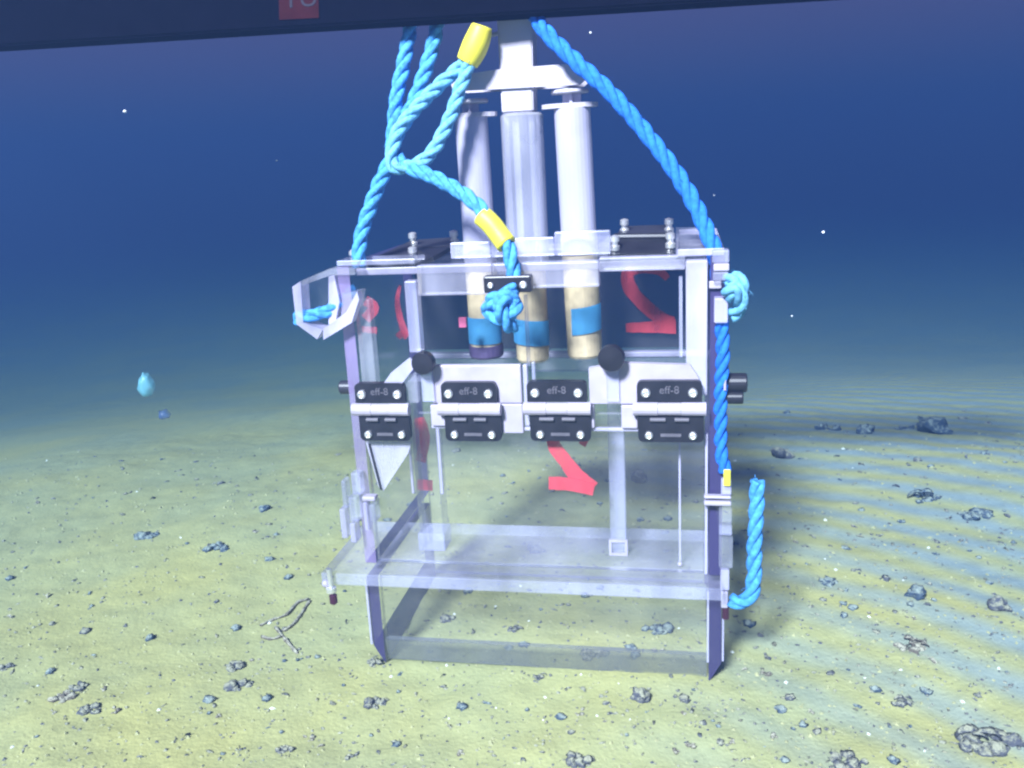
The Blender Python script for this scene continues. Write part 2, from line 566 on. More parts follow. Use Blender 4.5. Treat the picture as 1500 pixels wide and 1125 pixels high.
# columns standing on the flange behind the door
box('column', (-0.1085, 0.030, ZF + 0.0112), (-0.087, 0.050, 0.245), [ACRYLIC, EDGE_SOFT], P, 0.0008, 1)
box('column_foot', (-0.110, 0.028, ZF + 0.0114), (-0.0855, 0.052, 0.106), EDGE_SOFT, P, 0.001)
box('column', (0.0600, 0.034, ZF + 0.0112), (0.0735, 0.048, 0.252), EDGE_SOFT, P, 0.0008)
bm = bmesh.new()
for lo, hi in (((0.0590, 0.031, 0.0895), (0.0612, 0.033, 0.104)), ((0.0726, 0.031, 0.0895), (0.0748, 0.033, 0.104)), ((0.0613, 0.031, 0.0895), (0.0725, 0.033, 0.0917)), ((0.0613, 0.031, 0.1018), (0.0725, 0.033, 0.104))):
    add_box(bm, lo, hi)
obj('column_foot', bm, WHITE, P)
box('rod', (-0.0815, 0.012, 0.150), (-0.0790, 0.015, 0.228), EDGE, P, 0.0005)
box('rod', (-0.1068, 0.012, 0.150), (-0.1050, 0.015, 0.190), EDGE, P, 0.0005)
box('rod', (0.1180, 0.014, ZF + 0.0115), (0.1198, 0.016, 0.222), EDGE, P, 0.0004)
bm = bmesh.new()
bmesh.ops.create_uvsphere(bm, u_segments=10, v_segments=6, radius=0.0022, matrix=Matrix.Translation((0.1189, 0.012, ZF + 0.015)))
obj('rod_tip', bm, WHITE, P, True)

# upper front: white plates, gusset, cross pieces
box('front_plate', (-0.0770, -0.006, 0.2355), (-0.0035, -0.0005, 0.2670), WHITE, P, 0.001)
box('front_plate', (-0.0245, -0.006, 0.2105), (-0.0035, -0.0005, 0.2350), WHITE, P, 0.001)
bm = bmesh.new()
add_prism(bm, [(0.0500, 0.2355), (0.1335, 0.2355), (0.1335, 0.2560), (0.1270, 0.2660), (0.0760, 0.2680), (0.0500, 0.2640)], -0.006, -0.0005)
obj('front_plate', bm, WHITE, P)
bm = bmesh.new()
add_prism(bm, [(-0.1400, 0.2360), (-0.0890, 0.2360), (-0.0890, 0.2620), (-0.1050, 0.2540), (-0.1180, 0.2480), (-0.1400, 0.2460)], -0.006, -0.0005)
obj('front_plate', bm, MILKY, P)
bm = bmesh.new()
add_prism(bm, [(-0.1210, 0.2470), (-0.1040, 0.2490), (-0.0870, 0.2690), (-0.0930, 0.2740), (-0.1090, 0.2620)], -0.0095, -0.0063)
obj('gusset', bm, PEARL, P)
bm = bmesh.new()
add_prism(bm, [(-0.1380, 0.2010), (-0.0985, 0.2010), (-0.1020, 0.1920), (-0.1265, 0.1580), (-0.1305, 0.1620)], -0.0040, -0.0008)
obj('gusset', bm, PEARL, P)
bm = bmesh.new()
add_prism(bm, [(-0.1352, 0.2000), (-0.1338, 0.2000), (-0.1270, 0.1600), (-0.1284, 0.1600)], -0.0062, -0.0042)
obj('seam', bm, BLACK, P)
box('lower_rail', (-0.0800, -0.005, 0.2140), (-0.0250, -0.0006, 0.2165), EDGE, P, 0.0006)
box('lower_rail', (-0.0030, -0.005, 0.2125), (0.1300, -0.0006, 0.2152), EDGE, P, 0.0006)
box('white_block', (-0.0790, -0.008, 0.2168), (-0.0660, -0.001, 0.2345), WHITE, P, 0.001)
box('white_block', (0.0445, -0.008, 0.2158), (0.0535, -0.001, 0.2345), WHITE, P, 0.001)
box('white_block', (0.0745, -0.008, 0.2158), (0.0870, -0.001, 0.2345), WHITE, P, 0.001)
box('upright', (-0.0025, -0.003, 0.2160), (0.0010, 0.003, 0.2660), EDGE, P, 0.0006)
box('upright', (0.0045, -0.002, 0.2160), (0.0070, 0.003, 0.2680), EDGE_SOFT, P, 0.0006)
# upper front corner posts
box('corner_post', (-0.1385, 0.001, 0.2400), (-0.1260, 0.012, 0.3200), MILKY, P, 0.001)
box('corner_post', (0.1240, 0.001, 0.2400), (0.1400, 0.012, 0.3440), PEARL, P, 0.001)
box('divider', (-0.0955, 0.001, 0.2760), (-0.0855, 0.012, 0.3340), [EDGE_SOFT, EDGE], P, 0.001, 1)
box('window_stile', (0.1190, 0.004, 0.2700), (0.1215, 0.008, 0.3320), EDGE_SOFT, P)
box('window_stile', (-0.0030, 0.020, 0.2600), (-0.0005, 0.024, 0.3180), EDGE_SOFT, P)
box('crossbar', (0.1410, -0.004, 0.3235), (0.1500, 0.000, 0.3290), WHITE, P, 0.0008)
# syringe rack across the top
box('rack_bar', (-0.0845, 0.001, 0.3220), (-0.0240, 0.012, 0.3460), [FILM, EDGE], P, 0.001, 1)
box('rack_bar', (-0.0235, 0.001, 0.3260), (0.0590, 0.012, 0.3460), [FILM, EDGE_SOFT], P, 0.001, 1)
box('rack_bar', (0.0595, 0.001, 0.3375), (0.1235, 0.012, 0.3480), [MILKY, EDGE], P, 0.001, 1)
box('rack_shelf', (-0.139, 0.0125, 0.3380), (0.141, D - 0.0065, 0.3440), [ACRYLIC, EDGE], P, 0.0008, 2)
box('top_rail', (-0.150, 0.0, ZT + 0.0005), (-0.0850, 0.030, ZT + 0.0050), [ACRYLIC, EDGE_SOFT], P, 0.0008, 2)
box('top_rail', (0.1180, 0.0, ZT + 0.0005), (0.152, D, ZT + 0.0060), [ACRYLIC, EDGE], P, 0.0008, 2)
box('tube_clamp', (-0.0350, 0.055, 0.3445), (0.0180, 0.062, 0.3600), EDGE_SOFT, P, 0.001)
box('tube_clamp', (0.0185, 0.055, 0.3445), (0.0640, 0.062, 0.3640), EDGE_SOFT, P, 0.001)
box('tube_clamp', (-0.0700, 0.055, 0.3445), (-0.0360, 0.062, 0.3580), EDGE_SOFT, P, 0.001)


def screw(name, base, axis, r, parent, h=0.0035):
    bm = bmesh.new()
    add_lathe(bm, base, axis, [(r, 0), (r, h * 0.55), (r * 0.8, h * 0.9), (r * 0.55, h), (r * 0.5, h * 0.6)], 12)
    return obj(name, bm, STEEL, parent)


TEXT_MESH = {}


def text(name, body, size, mat, parent, loc, rot, extrude=0.0003):
    key = (body, size)
    if key not in TEXT_MESH:
        cu = bpy.data.curves.new('lettering', 'FONT')
        cu.body = body; cu.size = size; cu.extrude = extrude
        cu.align_x = 'CENTER'; cu.align_y = 'CENTER'
        cu.resolution_u = 3
        t = bpy.data.objects.new('lettering', cu)
        col.objects.link(t)
        dg = bpy.context.evaluated_depsgraph_get()
        TEXT_MESH[key] = bpy.data.meshes.new_from_object(t.evaluated_get(dg))
        bpy.data.objects.remove(t)
        bpy.data.curves.remove(cu)
    mesh = TEXT_MESH[key].copy()
    mesh.materials.clear(); mesh.materials.append(mat)
    o = bpy.data.objects.new(name, mesh)
    col.objects.link(o)
    o.parent = parent
    o.location = loc
    o.rotation_euler = rot
    return o


def rounded(w, h, r, corners):
    """outline in x,z about 0; corners = which of (bl, br, tr, tl) are rounded"""
    pts = []
    for k, (sx, sz) in enumerate(((-1, -1), (1, -1), (1, 1), (-1, 1))):
        cx, cz = sx * w / 2, sz * h / 2
        if corners[k]:
            a0 = math.pi + k * math.pi / 2
            for i in range(5):
                a = a0 + i * math.pi / 8
                pts.append((cx - sx * r + math.cos(a) * r, cz - sz * r + math.sin(a) * r))
        else:
            pts.append((cx, cz))
    return pts


def front_hinge(cx, w, zc, lw):
    h = empty('hinge', (cx, -0.0085, zc))
    h.parent = P
    bm = bmesh.new()
    add_prism(bm, [(x, z + 0.0155) for x, z in rounded(w, 0.0165, 0.004, (0, 0, 1, 1))], -0.003, 0.003)
    obj('upper_leaf', bm, BLACK, h)
    bm = bmesh.new()
    add_prism(bm, [(x + lw, z - 0.0145) for x, z in rounded(w * 1.02, 0.021, 0.004, (1, 1, 0, 0))], -0.003, 0.003)
    obj('lower_leaf', bm, BLACK, h)
    bm = bmesh.new()
    hw = w / 2 + 0.003
    add_tube(bm, [(-hw, -0.003, 0.0018), (-w * .18, -0.003, 0.0018)], 0.0052, 14)
    add_tube(bm, [(-w * .175, -0.003, 0.0018), (w * .175, -0.003, 0.0018)], 0.0049, 14)
    add_tube(bm, [(w * .18, -0.003, 0.0018), (hw, -0.003, 0.0018)], 0.0052, 14)
    obj('knuckle', bm, WHITE, h, False)
    bm = bmesh.new()
    add_tube(bm, [(-w * .30, -0.0045, -0.0065), (-w * .06, -0.0045, -0.0065)], 0.0016, 8)
    add_tube(bm, [(w * .08, -0.0045, -0.0065), (w * .30, -0.0045, -0.0065)], 0.0016, 8)
    obj('knuckle_tab', bm, PRINT, h)
    for sx in (-1, 1):
        screw('screw', (sx * w * 0.36, -0.0028, 0.0145), (0, -1, 0), 0.0036, h, 0.003)
        screw('screw', (sx * w * 0.34 + lw, -0.0028, -0.0195), (0, -1, 0), 0.0032, h, 0.003)
    text('lettering', 'eff-8', 0.0085, PRINT, h, (0, -0.0033, 0.0165), (math.pi / 2, 0, 0))
    box('name_bar', (-w * .16 + lw, -0.0036, -0.0205), (w * .16 + lw, -0.0031, -0.0180), PRINT, h)
    return h


front_hinge(-0.1195, 0.042, ZH, 0.0018)
front_hinge(-0.0455, 0.045, ZH + 0.0005, 0.0018)
front_hinge(0.0250, 0.047, ZH + 0.0012, 0.0018)
front_hinge(0.1115, 0.049, ZH + 0.0012, 0.0010)


def slab(name, corners, th, mat, parent):
    """sheet through four corners (seen spot x, y and its depth plane in the box), with thickness downwards"""
    bm = bmesh.new()
    top = [bm.verts.new(fy(x, y, d)) for x, y, d in corners]
    nrm = (top[1].co - top[0].co).cross(top[3].co - top[0].co).normalized()
    if nrm.z < 0: nrm = -nrm
    low = [bm.verts.new(v.co - nrm * th) for v in top]
    bm.faces.new(top); bm.faces.new(low[::-1])
    for i in range(4): bm.faces.new((top[i], low[i], low[(i + 1) % 4], top[(i + 1) % 4]))
    bmesh.ops.recalc_face_normals(bm, faces=bm.faces)
    return obj(name, bm, mat, parent)


def stud(px, py, d, parent, r=0.0042):
    b_ = fy(px, py, d)
    bm = bmesh.new()
    add_lathe(bm, (b_.x, b_.y, b_.z), (0, -0.15, 1), [(r, 0), (r, 0.0035), (r * .65, 0.0042), (r * .65, 0.0070), (r * .95, 0.0076), (r * .9, 0.0115), (r * .4, 0.0125)], 14)
    obj('screw', bm, STEEL, parent)


th1 = empty('hinge', (0, 0, 0)); th1.parent = P
slab('front_leaf', ((898, 346, .105), (984, 346, .105), (987, 371, .075), (893, 372, .075)), .005, BLACK, th1)
slab('rear_leaf', ((913, 331, .150), (984, 329, .150), (984, 345, .1055), (902, 345, .1055)), .005, SMOKE, th1)
for a_ in ((901, 366, .082), (982, 362, .086), (915, 341, .13), (980, 340, .13)): stud(*a_, th1)
bm = bmesh.new()
a_, b_ = fy(900, 347, .102), fy(984, 346, .102)
add_tube(bm, [a_, b_], .0032, 10)
obj('knuckle', bm, BLACK, th1)
slab('bracket', ((893, 376, .0145), (990, 374, .0145), (990, 394, .0145), (893, 395, .0145)), .003, MILKY, th1)
th2 = empty('hinge', (0, 0, 0)); th2.parent = P
slab('front_leaf', ((607, 364, .100), (662, 360, .100), (634, 376, .055), (607, 390, .050)), .004, BLACK, th2)
slab('rear_leaf', ((611, 351, .150), (668, 347, .150), (662, 359, .101), (607, 363, .101)), .004, SMOKE, th2)
for a_ in ((606, 382, .07), (606, 360, .12), (666, 357, .13)): stud(*a_, th2)
slab('lid', ((536, 383, .035), (603, 352, .110), (606, 384, .036), (562, 390, .033)), .004, SMOKE, P)
slab('lid', ((990, 333, .150), (1036, 333, .150), (1043, 366, .020), (990, 369, .020)), .004, FILM, P)
slab('lid', ((870, 346, .120), (896, 345, .120), (890, 369, .060), (868, 370, .060)), .004, MILKY, P)
bm = bmesh.new()
add_lathe(bm, (-0.146, 0.030, ZT + 0.0060), (0, 0, 1), [(0.0040, 0), (0.0040, 0.003), (0.0022, 0.0045)], 12)
obj('screw', bm, STEEL, P)
# small hinge block that the middle rope passes through
hb = empty('rope_hinge', (0.0, 0, 0)); hb.parent = P
c = fy(745, 416, -0.004)
box('block', (c.x - 0.0185, -0.010, c.z - 0.006), (c.x + 0.0185, 0.0005, c.z + 0.007), BLACK, hb, 0.0012)
screw('screw', (c.x - 0.013, -0.0098, c.z), (0, -1, 0), 0.0024, hb, 0.002)
screw('screw', (c.x + 0.0125, -0.0098, c.z), (0, -1, 0), 0.0030, hb, 0.002)

# thumb knobs
for px, py, r in ((622, 530, 0.0092), (896, 523, 0.0102)):
    k = fy(px, py, -0.012)
    bm = bmesh.new()
    add_lathe(bm, (k.x, 0.0, k.z), (0, -1, 0), [(0.003, 0), (0.003, 0.010), (r * .92, 0.0102), (r, 0.012), (r, 0.018), (r * .92, 0.020), (r * .2, 0.0204)], 28)
    kn = obj('thumb_knob', bm, BLACK, P)
    box('knob_stem', (k.x - 0.0048, -0.0095, ZH + 0.008), (k.x + 0.0048, -0.0065, k.z - r * .9), EDGE_SOFT, kn)
# side knobs
bm = bmesh.new()
add_lathe(bm, (0.1522, 0.010, 0.2480), (1, 0, 0), [(0.003, 0), (0.003, 0.002), (0.0075, 0.0022), (0.0075, 0.017), (0.0066, 0.018)], 20)
obj('side_knob', bm, BLACK, P)
bm = bmesh.new()
add_lathe(bm, (0.1522, 0.006, 0.2372), (1, 0, 0), [(0.003, 0), (0.003, 0.002), (0.0050, 0.0022), (0.0050, 0.014), (0.0045, 0.015)], 20)
obj('side_knob', bm, BLACK, P)
bm = bmesh.new()
add_lathe(bm, (-0.1502, 0.010, 0.2450), (-1, 0, 0), [(0.003, 0), (0.003, 0.001), (0.0058, 0.0012), (0.0058, 0.010), (0.005, 0.011)], 20)
obj('side_knob', bm, SMOKE, P)
box('collar', (0.1522, -0.004, 0.2455), (0.1538, 0.022, 0.2535), WHITE, P)


# red brush marks, a two seen from behind
def mark(pts, width, y, name='number_mark', mat=RED):
    path = catmull([Vector((p.x, y, p.z)) for p in pts], 0.002)
    bm = bmesh.new()
    rows = []
    for i, p in enumerate(path):
        t = (path[min(i + 1, len(path) - 1)] - path[max(i - 1, 0)])
        t.y = 0; t.normalize()
        s = i / max(1, len(path) - 1)
        w = (width(s) if callable(width) else width) * (1 + 0.12 * noise.noise(p * 150))
        nrm = Vector((-t.z, 0, t.x)) * w / 2
        rows.append([bm.verts.new(p + nrm), bm.verts.new(p - nrm), bm.verts.new(p - nrm + Vector((0, -.0004, 0))), bm.verts.new(p + nrm + Vector((0, -.0004, 0)))])
    for a, b in zip(rows, rows[1:]):
        for k in range(4): bm.faces.new((a[k], b[k], b[(k + 1) % 4], a[(k + 1) % 4]))
    bm.faces.new(rows[0]); bm.faces.new(rows[-1][::-1])
    bmesh.ops.recalc_face_normals(bm, faces=bm.faces)
    return obj(name, bm, mat, P)


YB = D - 0.0068
q = lambda *a: [fy(x, y, YB) for x, y in a]
mark(q((978, 408), (965, 397), (938, 393), (920, 400), (923, 422), (942, 445), (970, 468), (985, 474)), lambda s: 0.006 + 0.0068 * min(1, s * 2), YB)
mark(q((917, 480), (950, 479), (990, 478)), lambda s: 0.0085 + 0.005 * s, YB - 0.0005)
q = lambda *a: [fy(x, y, 0.0002) for x, y in a]
mark(q((808, 636), (813, 655), (828, 675), (846, 698), (868, 716)), lambda s: 0.010 + 0.004 * s, 0.0002)
mark(q((804, 707), (835, 709), (870, 717)), lambda s: 0.0115 - 0.001 * s, -0.0004)
mark(q((850, 645), (860, 650)), 0.006, 0.0002)
q = lambda *a: [fy(x, y, 0.055) for x, y in a]
mark(q((586, 418), (582, 440), (586, 465), (594, 490)), lambda s: 0.003 + 0.004 * s, 0.055, mat=RED_FAINT)
mark(q((583, 494), (590, 488), (597, 494)), 0.006, 0.0545, mat=RED_FAINT)
q = lambda *a: [fy(x, y, 0.058) for x, y in a]
mark(q((614, 612), (622, 640), (616, 676)), 0.010, 0.058)
mark(q((612, 709), (634, 711)), 0.010, 0.0575)
q = lambda *a: [fy(x, y, 0.12) for x, y in a]
mark(q((535, 440), (548, 450), (535, 468)), 0.010, 0.12, mat=RED_FAINT)
mark(q((530, 482), (552, 484)), 0.006, 0.12, mat=RED_FAINT)
t_ = fy(678, 472, 0.04)
box('tag', (t_.x - .003, 0.038, t_.z - .004), (t_.x + .003, 0.042, t_.z + .004), PINK, P)


# rope bracket on the left: a clear open frame standing out from the wall
def poly_y(px_list, y):
    r = []
    for x, z in px_list:
        v = fy(x, z, y)
        r.append((v.x, v.z))
    return r


br = empty('rope_bracket', (0, 0, 0)); br.parent = P
bm = bmesh.new()
outer = poly_y([(434, 418), (446, 410), (450, 470), (478, 480), (470, 494), (440, 472)], -0.004)
add_prism(bm, outer, -0.012, 0.004)
obj('end_plate', bm, EDGE, br)
bm = bmesh.new()
add_prism(bm, poly_y([(447, 409), (487, 392), (524, 392), (524, 401), (488, 402), (447, 417)], -0.004), -0.010, 0.020)
obj('upper_plate', bm, [MILKY], br)
bm = bmesh.new()
add_prism(bm, poly_y([(479, 479), (512, 455), (528, 425), (531, 436), (520, 470), (479, 495)], -0.004), -0.012, -0.002)
obj('lower_plate', bm, EDGE, br)
bm = bmesh.new()
add_prism(bm, poly_y([(450, 418), (484, 404), (490, 452), (478, 478), (451, 470)], 0.010), 0.008, 0.012)
obj('back_plate', bm, ACRYLIC, br)
bm = bmesh.new()
add_prism(bm, poly_y([(484, 404), (492, 402), (500, 440), (494, 470), (484, 474)], 0.0), -0.004, 0.006)
obj('rib', bm, EDGE, br)
bm = bmesh.new()
add_prism(bm, poly_y([(500, 430), (527, 426), (524, 450), (508, 474), (498, 474)], -0.004), -0.002, 0.010)
obj('web', bm, MILKY, br)

# rope guide on the right
gd = empty('rope_guide', (0, 0, 0)); gd.parent = P
for px0, py0, px1, py1, mt in ((1043, 366, 1068, 384, EDGE_SOFT), (1045, 386, 1068, 396, WHITE), (1044, 398, 1067, 410, EDGE_SOFT), (1046, 436, 1066, 472, EDGE)):
    a, b = fy(px0, py0, -0.006), fy(px1, py1, -0.006)
    box('guide_block', (a.x, -0.010, b.z), (b.x, 0.004, a.z), mt, gd, 0.001)
a, b = fy(1046, 411, 0.006), fy(1066, 436, 0.006)
box('guide_block', (a.x, 0.004, b.z), (b.x, 0.008, a.z), MILKY, gd)

# clear clamp blocks low on the left wall
cl = empty('clamp', (0, 0, 0)); cl.parent = P
rnd = random.Random(3)
for (x0, y0, x1, y1, mt) in ((516, 690, 533, 722, EDGE_SOFT), (503, 700, 514, 740, EDGE_SOFT), (500, 742, 513, 785, EDGE), (514, 724, 530, 760, EDGE_SOFT), (516, 762, 527, 790, EDGE), (532, 725, 552, 732, WHITE), (533, 734, 543, 775, EDGE), (545, 734, 556, 760, EDGE_SOFT)):
    a, b = fy(x0, y0, -0.006), fy(x1, y1, -0.006)
    dy = rnd.uniform(0, 0.006)
    box('clamp_block', (a.x, -0.010 - dy, b.z), (b.x, -0.0015, a.z), mt, cl, 0.0012)
# on the right wall
cr = empty('clamp', (0, 0, 0)); cr.parent = P
for (x0, y0, x1, y1, mt) in ((1031, 724, 1071, 729, WHITE), (1031, 732, 1071, 739, WHITE), (1056, 700, 1071, 723, EDGE), (1053, 741, 1072, 765, MILKY), (1053, 767, 1072, 782, EDGE_SOFT), (1053, 784, 1073, 830, MILKY), (1055, 832, 1068, 862, EDGE), (1056, 864, 1066, 888, WHITE)):
    a, b = fy(x0, y0, -0.006), fy(x1, y1, -0.006)
    box('clamp_block', (a.x, -0.010, b.z), (b.x, -0.0040, a.z), mt, cr, 0.001)
a, b = fy(1060, 688, -0.012), fy(1070, 712, -0.012)
box('yellow_band', (a.x, -0.0125, b.z), (b.x, -0.0105, a.z), YELLOW, cr, 0.0006)
a = fy(1063, 889, -0.007)
bm = bmesh.new()
add_tube(bm, [(a.x, -0.007, a.z), (a.x, -0.007, a.z - 0.010)], 0.0028, 12)
obj('pin', bm, RUBY, cr)

# eye bolt hanging at the left end of the flange
eb = empty('eye_bolt', (0, 0, 0)); eb.parent = P
a = fy(485, 832, -0.024)
zs = fy(488, 884, -0.024).z
bm = bmesh.new()
add_lathe(bm, (a.x, -0.026, zs), (0.0, 0, 1), [(0.0012, 0), (0.0034, 0.002), (0.0034, 0.009), (0.0022, 0.010)], 12)
obj('nut', bm, RUBY, eb)
bm = bmesh.new()
add_lathe(bm, (a.x - 0.001, -0.026, zs + 0.0102), (0, 0, 1), [(0.0020, 0), (0.0044, 0.002), (0.0044, 0.006), (0.0020, 0.007)], 12)
obj('washer', bm, STEEL, eb)
bm = bmesh.new()
add_tube(bm, [(a.x - 0.001, -0.026, zs + 0.0174), (a.x - 0.0015, -0.026, a.z)], 0.0020, 10)
obj('shank', bm, STEEL, eb)
bm = bmesh.new()
bmesh.ops.create_uvsphere(bm, u_segments=10, v_segments=6, radius=0.0034, matrix=Matrix.Translation((a.x - 0.0065, -0.024, zs + 0.0185)))
obj('bead', bm, WHITE, eb, True)

# ================================================================== syringes in the rack
YS = 0.085


def syringe(px_top, px_bot, r, label, level, tape, flange_off):
    top, bot = fy(*px_top, YS), fy(*px_bot, YS)
    b = BOX_M @ Vector((bot.x, YS, bot.z))
    root = empty('syringe', b, BOX_YAW)
    tag(root, label, 'syringe', 'syringes held upright in the sampler')
    h = top.z - bot.z
    lean = Vector(((top.x - bot.x) / h, 0, 1))
    z1 = level * h
    bm = bmesh.new()
    add_lathe(bm, lean * (z1 + 0.002), lean, [(r * 1.02, 0), (r * 1.06, 0.012), (r, 0.02), (r, h - z1 - 0.004), (r, h - z1 - 0.002)], 28)
    obj('barrel', bm, FROST, root, False)
    bm = bmesh.new()
    add_lathe(bm, (0, 0, 0), lean, [(r * .9, 0), (r, 0.002), (r, z1), (r * .98, z1 + .001)], 28)
    obj('sediment_core', bm, TAN, root)
    bm = bmesh.new()
    add_lathe(bm, lean * -0.0006, lean, [(r * 1.08, 0), (r * 1.08, 0.003), (r * 1.06, z1 * 0.5), (r * 1.06, z1 + 0.0015)], 28)
    obj('sleeve', bm, ACRYLIC, root)
    if px_top[0] < 700:
        bm = bmesh.new()
        add_lathe(bm, lean * -0.0014, lean, [(r * 1.0, 0), (r * 1.11, 0.002), (r * 1.11, 0.055 * h)], 24)
        obj('rubber_foot', bm, FOOT, root)
    # finger flange: oval plate
    bm = bmesh.new()
    fo = flange_off
    pts = [(fo + math.cos(a) * r * 1.55, math.sin(a) * r * 0.9) for a in [2 * math.pi * i / 20 for i in range(20)]]
    add_ = [bm.verts.new((lean.x * h + x, y, h)) for x, y in pts]
    ad2 = [bm.verts.new((lean.x * h + x, y, h + 0.0035)) for x, y in pts]
    bm.faces.new(add_[::-1]); bm.faces.new(ad2)
    for i in range(20): bm.faces.new((add_[i], add_[(i + 1) % 20], ad2[(i + 1) % 20], ad2[i]))
    obj('finger_flange', bm, HANDLE, root)
    # plunger: cross rod and thumb plate
    bm = bmesh.new()
    add_box(bm, (lean.x * h - r * .5, -0.0012, h + 0.0036), (lean.x * h + r * .5, 0.0012, h + 0.011))
    add_box(bm, (lean.x * h - 0.0012, -r * .5, h + 0.0036), (lean.x * h + 0.0012, -0.0013, h + 0.011))
    pl = obj('plunger', bm, FROST, root)
    bm = bmesh.new()
    add_lathe(bm, (lean.x * h + fo * 0.8, 0, h + 0.0112), (0, 0, 1), [(r * 1.0, 0), (r * 1.05, 0.001), (r * 1.0, 0.003)], 24)
    obj('thumb_plate', bm, HANDLE, pl)
    # tape round the core
    t0, t1, a0, a1, slant = tape
    bm = bmesh.new()
    rr = r * 1.09
    seg = 16
    lo = [bm.verts.new((lean.x * t0 * h + rr * math.cos(a0 + (a1 - a0) * i / seg), rr * math.sin(a0 + (a1 - a0) * i / seg), t0 * h + slant * i / seg)) for i in range(seg + 1)]
    hi = [bm.verts.new((v.co.x, v.co.y, v.co.z + (t1 - t0) * h)) for v in lo]
    for i in range(seg): bm.faces.new((lo[i], lo[i + 1], hi[i + 1], hi[i]))
    g = bmesh.ops.solidify(bm, geom=list(bm.faces), thickness=-0.0004)
    obj('tape', bm, TAPE, root)
    return root, lean, h


syringe((690, 172), (713, 520), 0.0138, 'leftmost of three frosted syringes, blue tape above a dark foot', 0.40, (0.06, 0.175, -math.pi + .1, -0.1, 0.0), 0.001)
syringe((838, 158), (857, 521), 0.0150, 'rightmost of three syringes, wide white barrel with its flange just below the crossbar end', 0.42, (0.10, 0.21, -math.pi * .68, -0.25, 0.004), -0.002)

top, bot = fy(764, 166, YS), fy(781, 527, YS)
sy = empty('syringe', BOX_M @ Vector((bot.x, YS, bot.z)), BOX_YAW)
tag(sy, 'middle tall clear tube with a white cross-shaped handle above it', 'syringe', 'syringes held upright in the sampler')
h = top.z - bot.z
lean = Vector(((top.x - bot.x) / h, 0, 1))
r = 0.0178
bm = bmesh.new()
add_lathe(bm, lean * (0.395 * h + .002), lean, [(r, 0), (r, h * 0.605 - .004), (r * .9, h * .605 - .002)], 32)
obj('barrel', bm, GLASSY, sy)
bm = bmesh.new()
for dx, w in ((-0.0125, 0.004), (-0.0045, 0.0055), (0.0085, 0.004), (0.0140, 0.002)):
    a = lean * (0.40 * h); b = lean * (h * 0.99)
    vs_ = []
    for p_, z_ in ((a, a.z), (b, b.z)):
        vs_.append([bm.verts.new((p_.x + dx + sx * w / 2, -0.004 + sy_ * 0.002, z_)) for sx, sy_ in ((-1, -1), (1, -1), (1, 1), (-1, 1))])
    for k in range(4): bm.faces.new((vs_[0][k], vs_[0][(k + 1) % 4], vs_[1][(k + 1) % 4], vs_[1][k]))
    bm.faces.new(vs_[0][::-1]); bm.faces.new(vs_[1])
obj('rail_highlights', bm, EDGE_SOFT, sy)  # rail lines of the barrel: vertical highlights built as pale bars
bm = bmesh.new()
add_lathe(bm, (0, 0, 0), lean, [(r * .72, 0), (r * .80, 0.002), (r * .80, 0.39 * h), (r * .78, 0.392 * h)], 28)
obj('sediment_core', bm, TAN, sy)
bm = bmesh.new()
add_lathe(bm, lean * -0.0006, lean, [(r * .88, 0), (r * .86, 0.3 * h), (r * .88, 0.394 * h)], 28)
obj('sleeve', bm, ACRYLIC, sy)
bm = bmesh.new()
rr = r * .90
lo = [bm.verts.new((lean.x * .16 * h + rr * math.cos(a), rr * math.sin(a), .085 * h - 0.004 * i / 16)) for i, a in enumerate([-math.pi * .95 + math.pi * .9 * i / 16 for i in range(17)])]
hi = [bm.verts.new((v.co.x, v.co.y, v.co.z + .105 * h)) for v in lo]
for i in range(16): bm.faces.new((lo[i], lo[i + 1], hi[i + 1], hi[i]))
bmesh.ops.solidify(bm, geom=list(bm.faces), thickness=-0.0004)
obj('tape', bm, TAPE, sy)


def ls(px, py, y):
    v = fy(px, py, y)
    return v.x - bot.x, v.z - bot.z


# the cross: an upright of square bar and a crossbar through it
x0, z0 = ls(735, 166, YS - .012); x1, z1 = ls(781, 166, YS - .012)
xa, zt_ = ls(727, 10, YS - .012); xb, _ = ls(779, 10, YS - .012)
bm = bmesh.new()
v0 = [bm.verts.new((x, y, z0)) for x, y in ((x0, -.012), (x1, -.012), (x1, .012), (x0, .012))]
v1 = [bm.verts.new((x, y, zt_)) for x, y in ((xa, -.012), (xb, -.012), (xb, .012), (xa, .012))]
for k in range(4): bm.faces.new((v0[k], v0[(k + 1) % 4], v1[(k + 1) % 4], v1[k]))
bm.faces.new(v0[::-1]); bm.faces.new(v1)
bmesh.ops.bevel(bm, geom=list(bm.edges), offset=0.0012, segments=2, affect='EDGES')
obj('handle_upright', bm, HANDLE, sy)
bm = bmesh.new()
pl_ = [ls(658, 112, YS - .014), ls(664, 134, YS - .014), ls(850, 124, YS - .014), ls(863, 112, YS - .014), ls(840, 93, YS - .014), ls(735, 101, YS - .014)]
add_prism(bm, pl_, -0.0145, -0.0124)
obj('handle_front', bm, HANDLE, sy)
bm = bmesh.new()
add_prism(bm, [(x * 1.0, z) for x, z in pl_], 0.0124, 0.0150)
obj('handle_back', bm, HANDLE, sy)
x0, z0 = ls(716, 52, YS); x1, z1 = ls(790, 44, YS)
bm = bmesh.new()
add_tube(bm, [(x0, 0.0, z0), (xa - .0005, 0, z0 + .0012)], 0.0016, 8)
add_tube(bm, [(xb + .0005, 0, z1), (x1, 0.0, z1)], 0.0016, 8)
obj('cross_pin', bm, HANDLE, sy)


# ================================================================== ropes
def sw(px, py, y):
    return BOX_M @ fy(px, py, y)


def rope_obj(name, ctrl, r, mat, label, cat='rope'):
    bm = bmesh.new()
    add_rope(bm, ctrl, r)
    o = obj(name, bm, mat, None, True, True)
    return tag(o, label, cat)


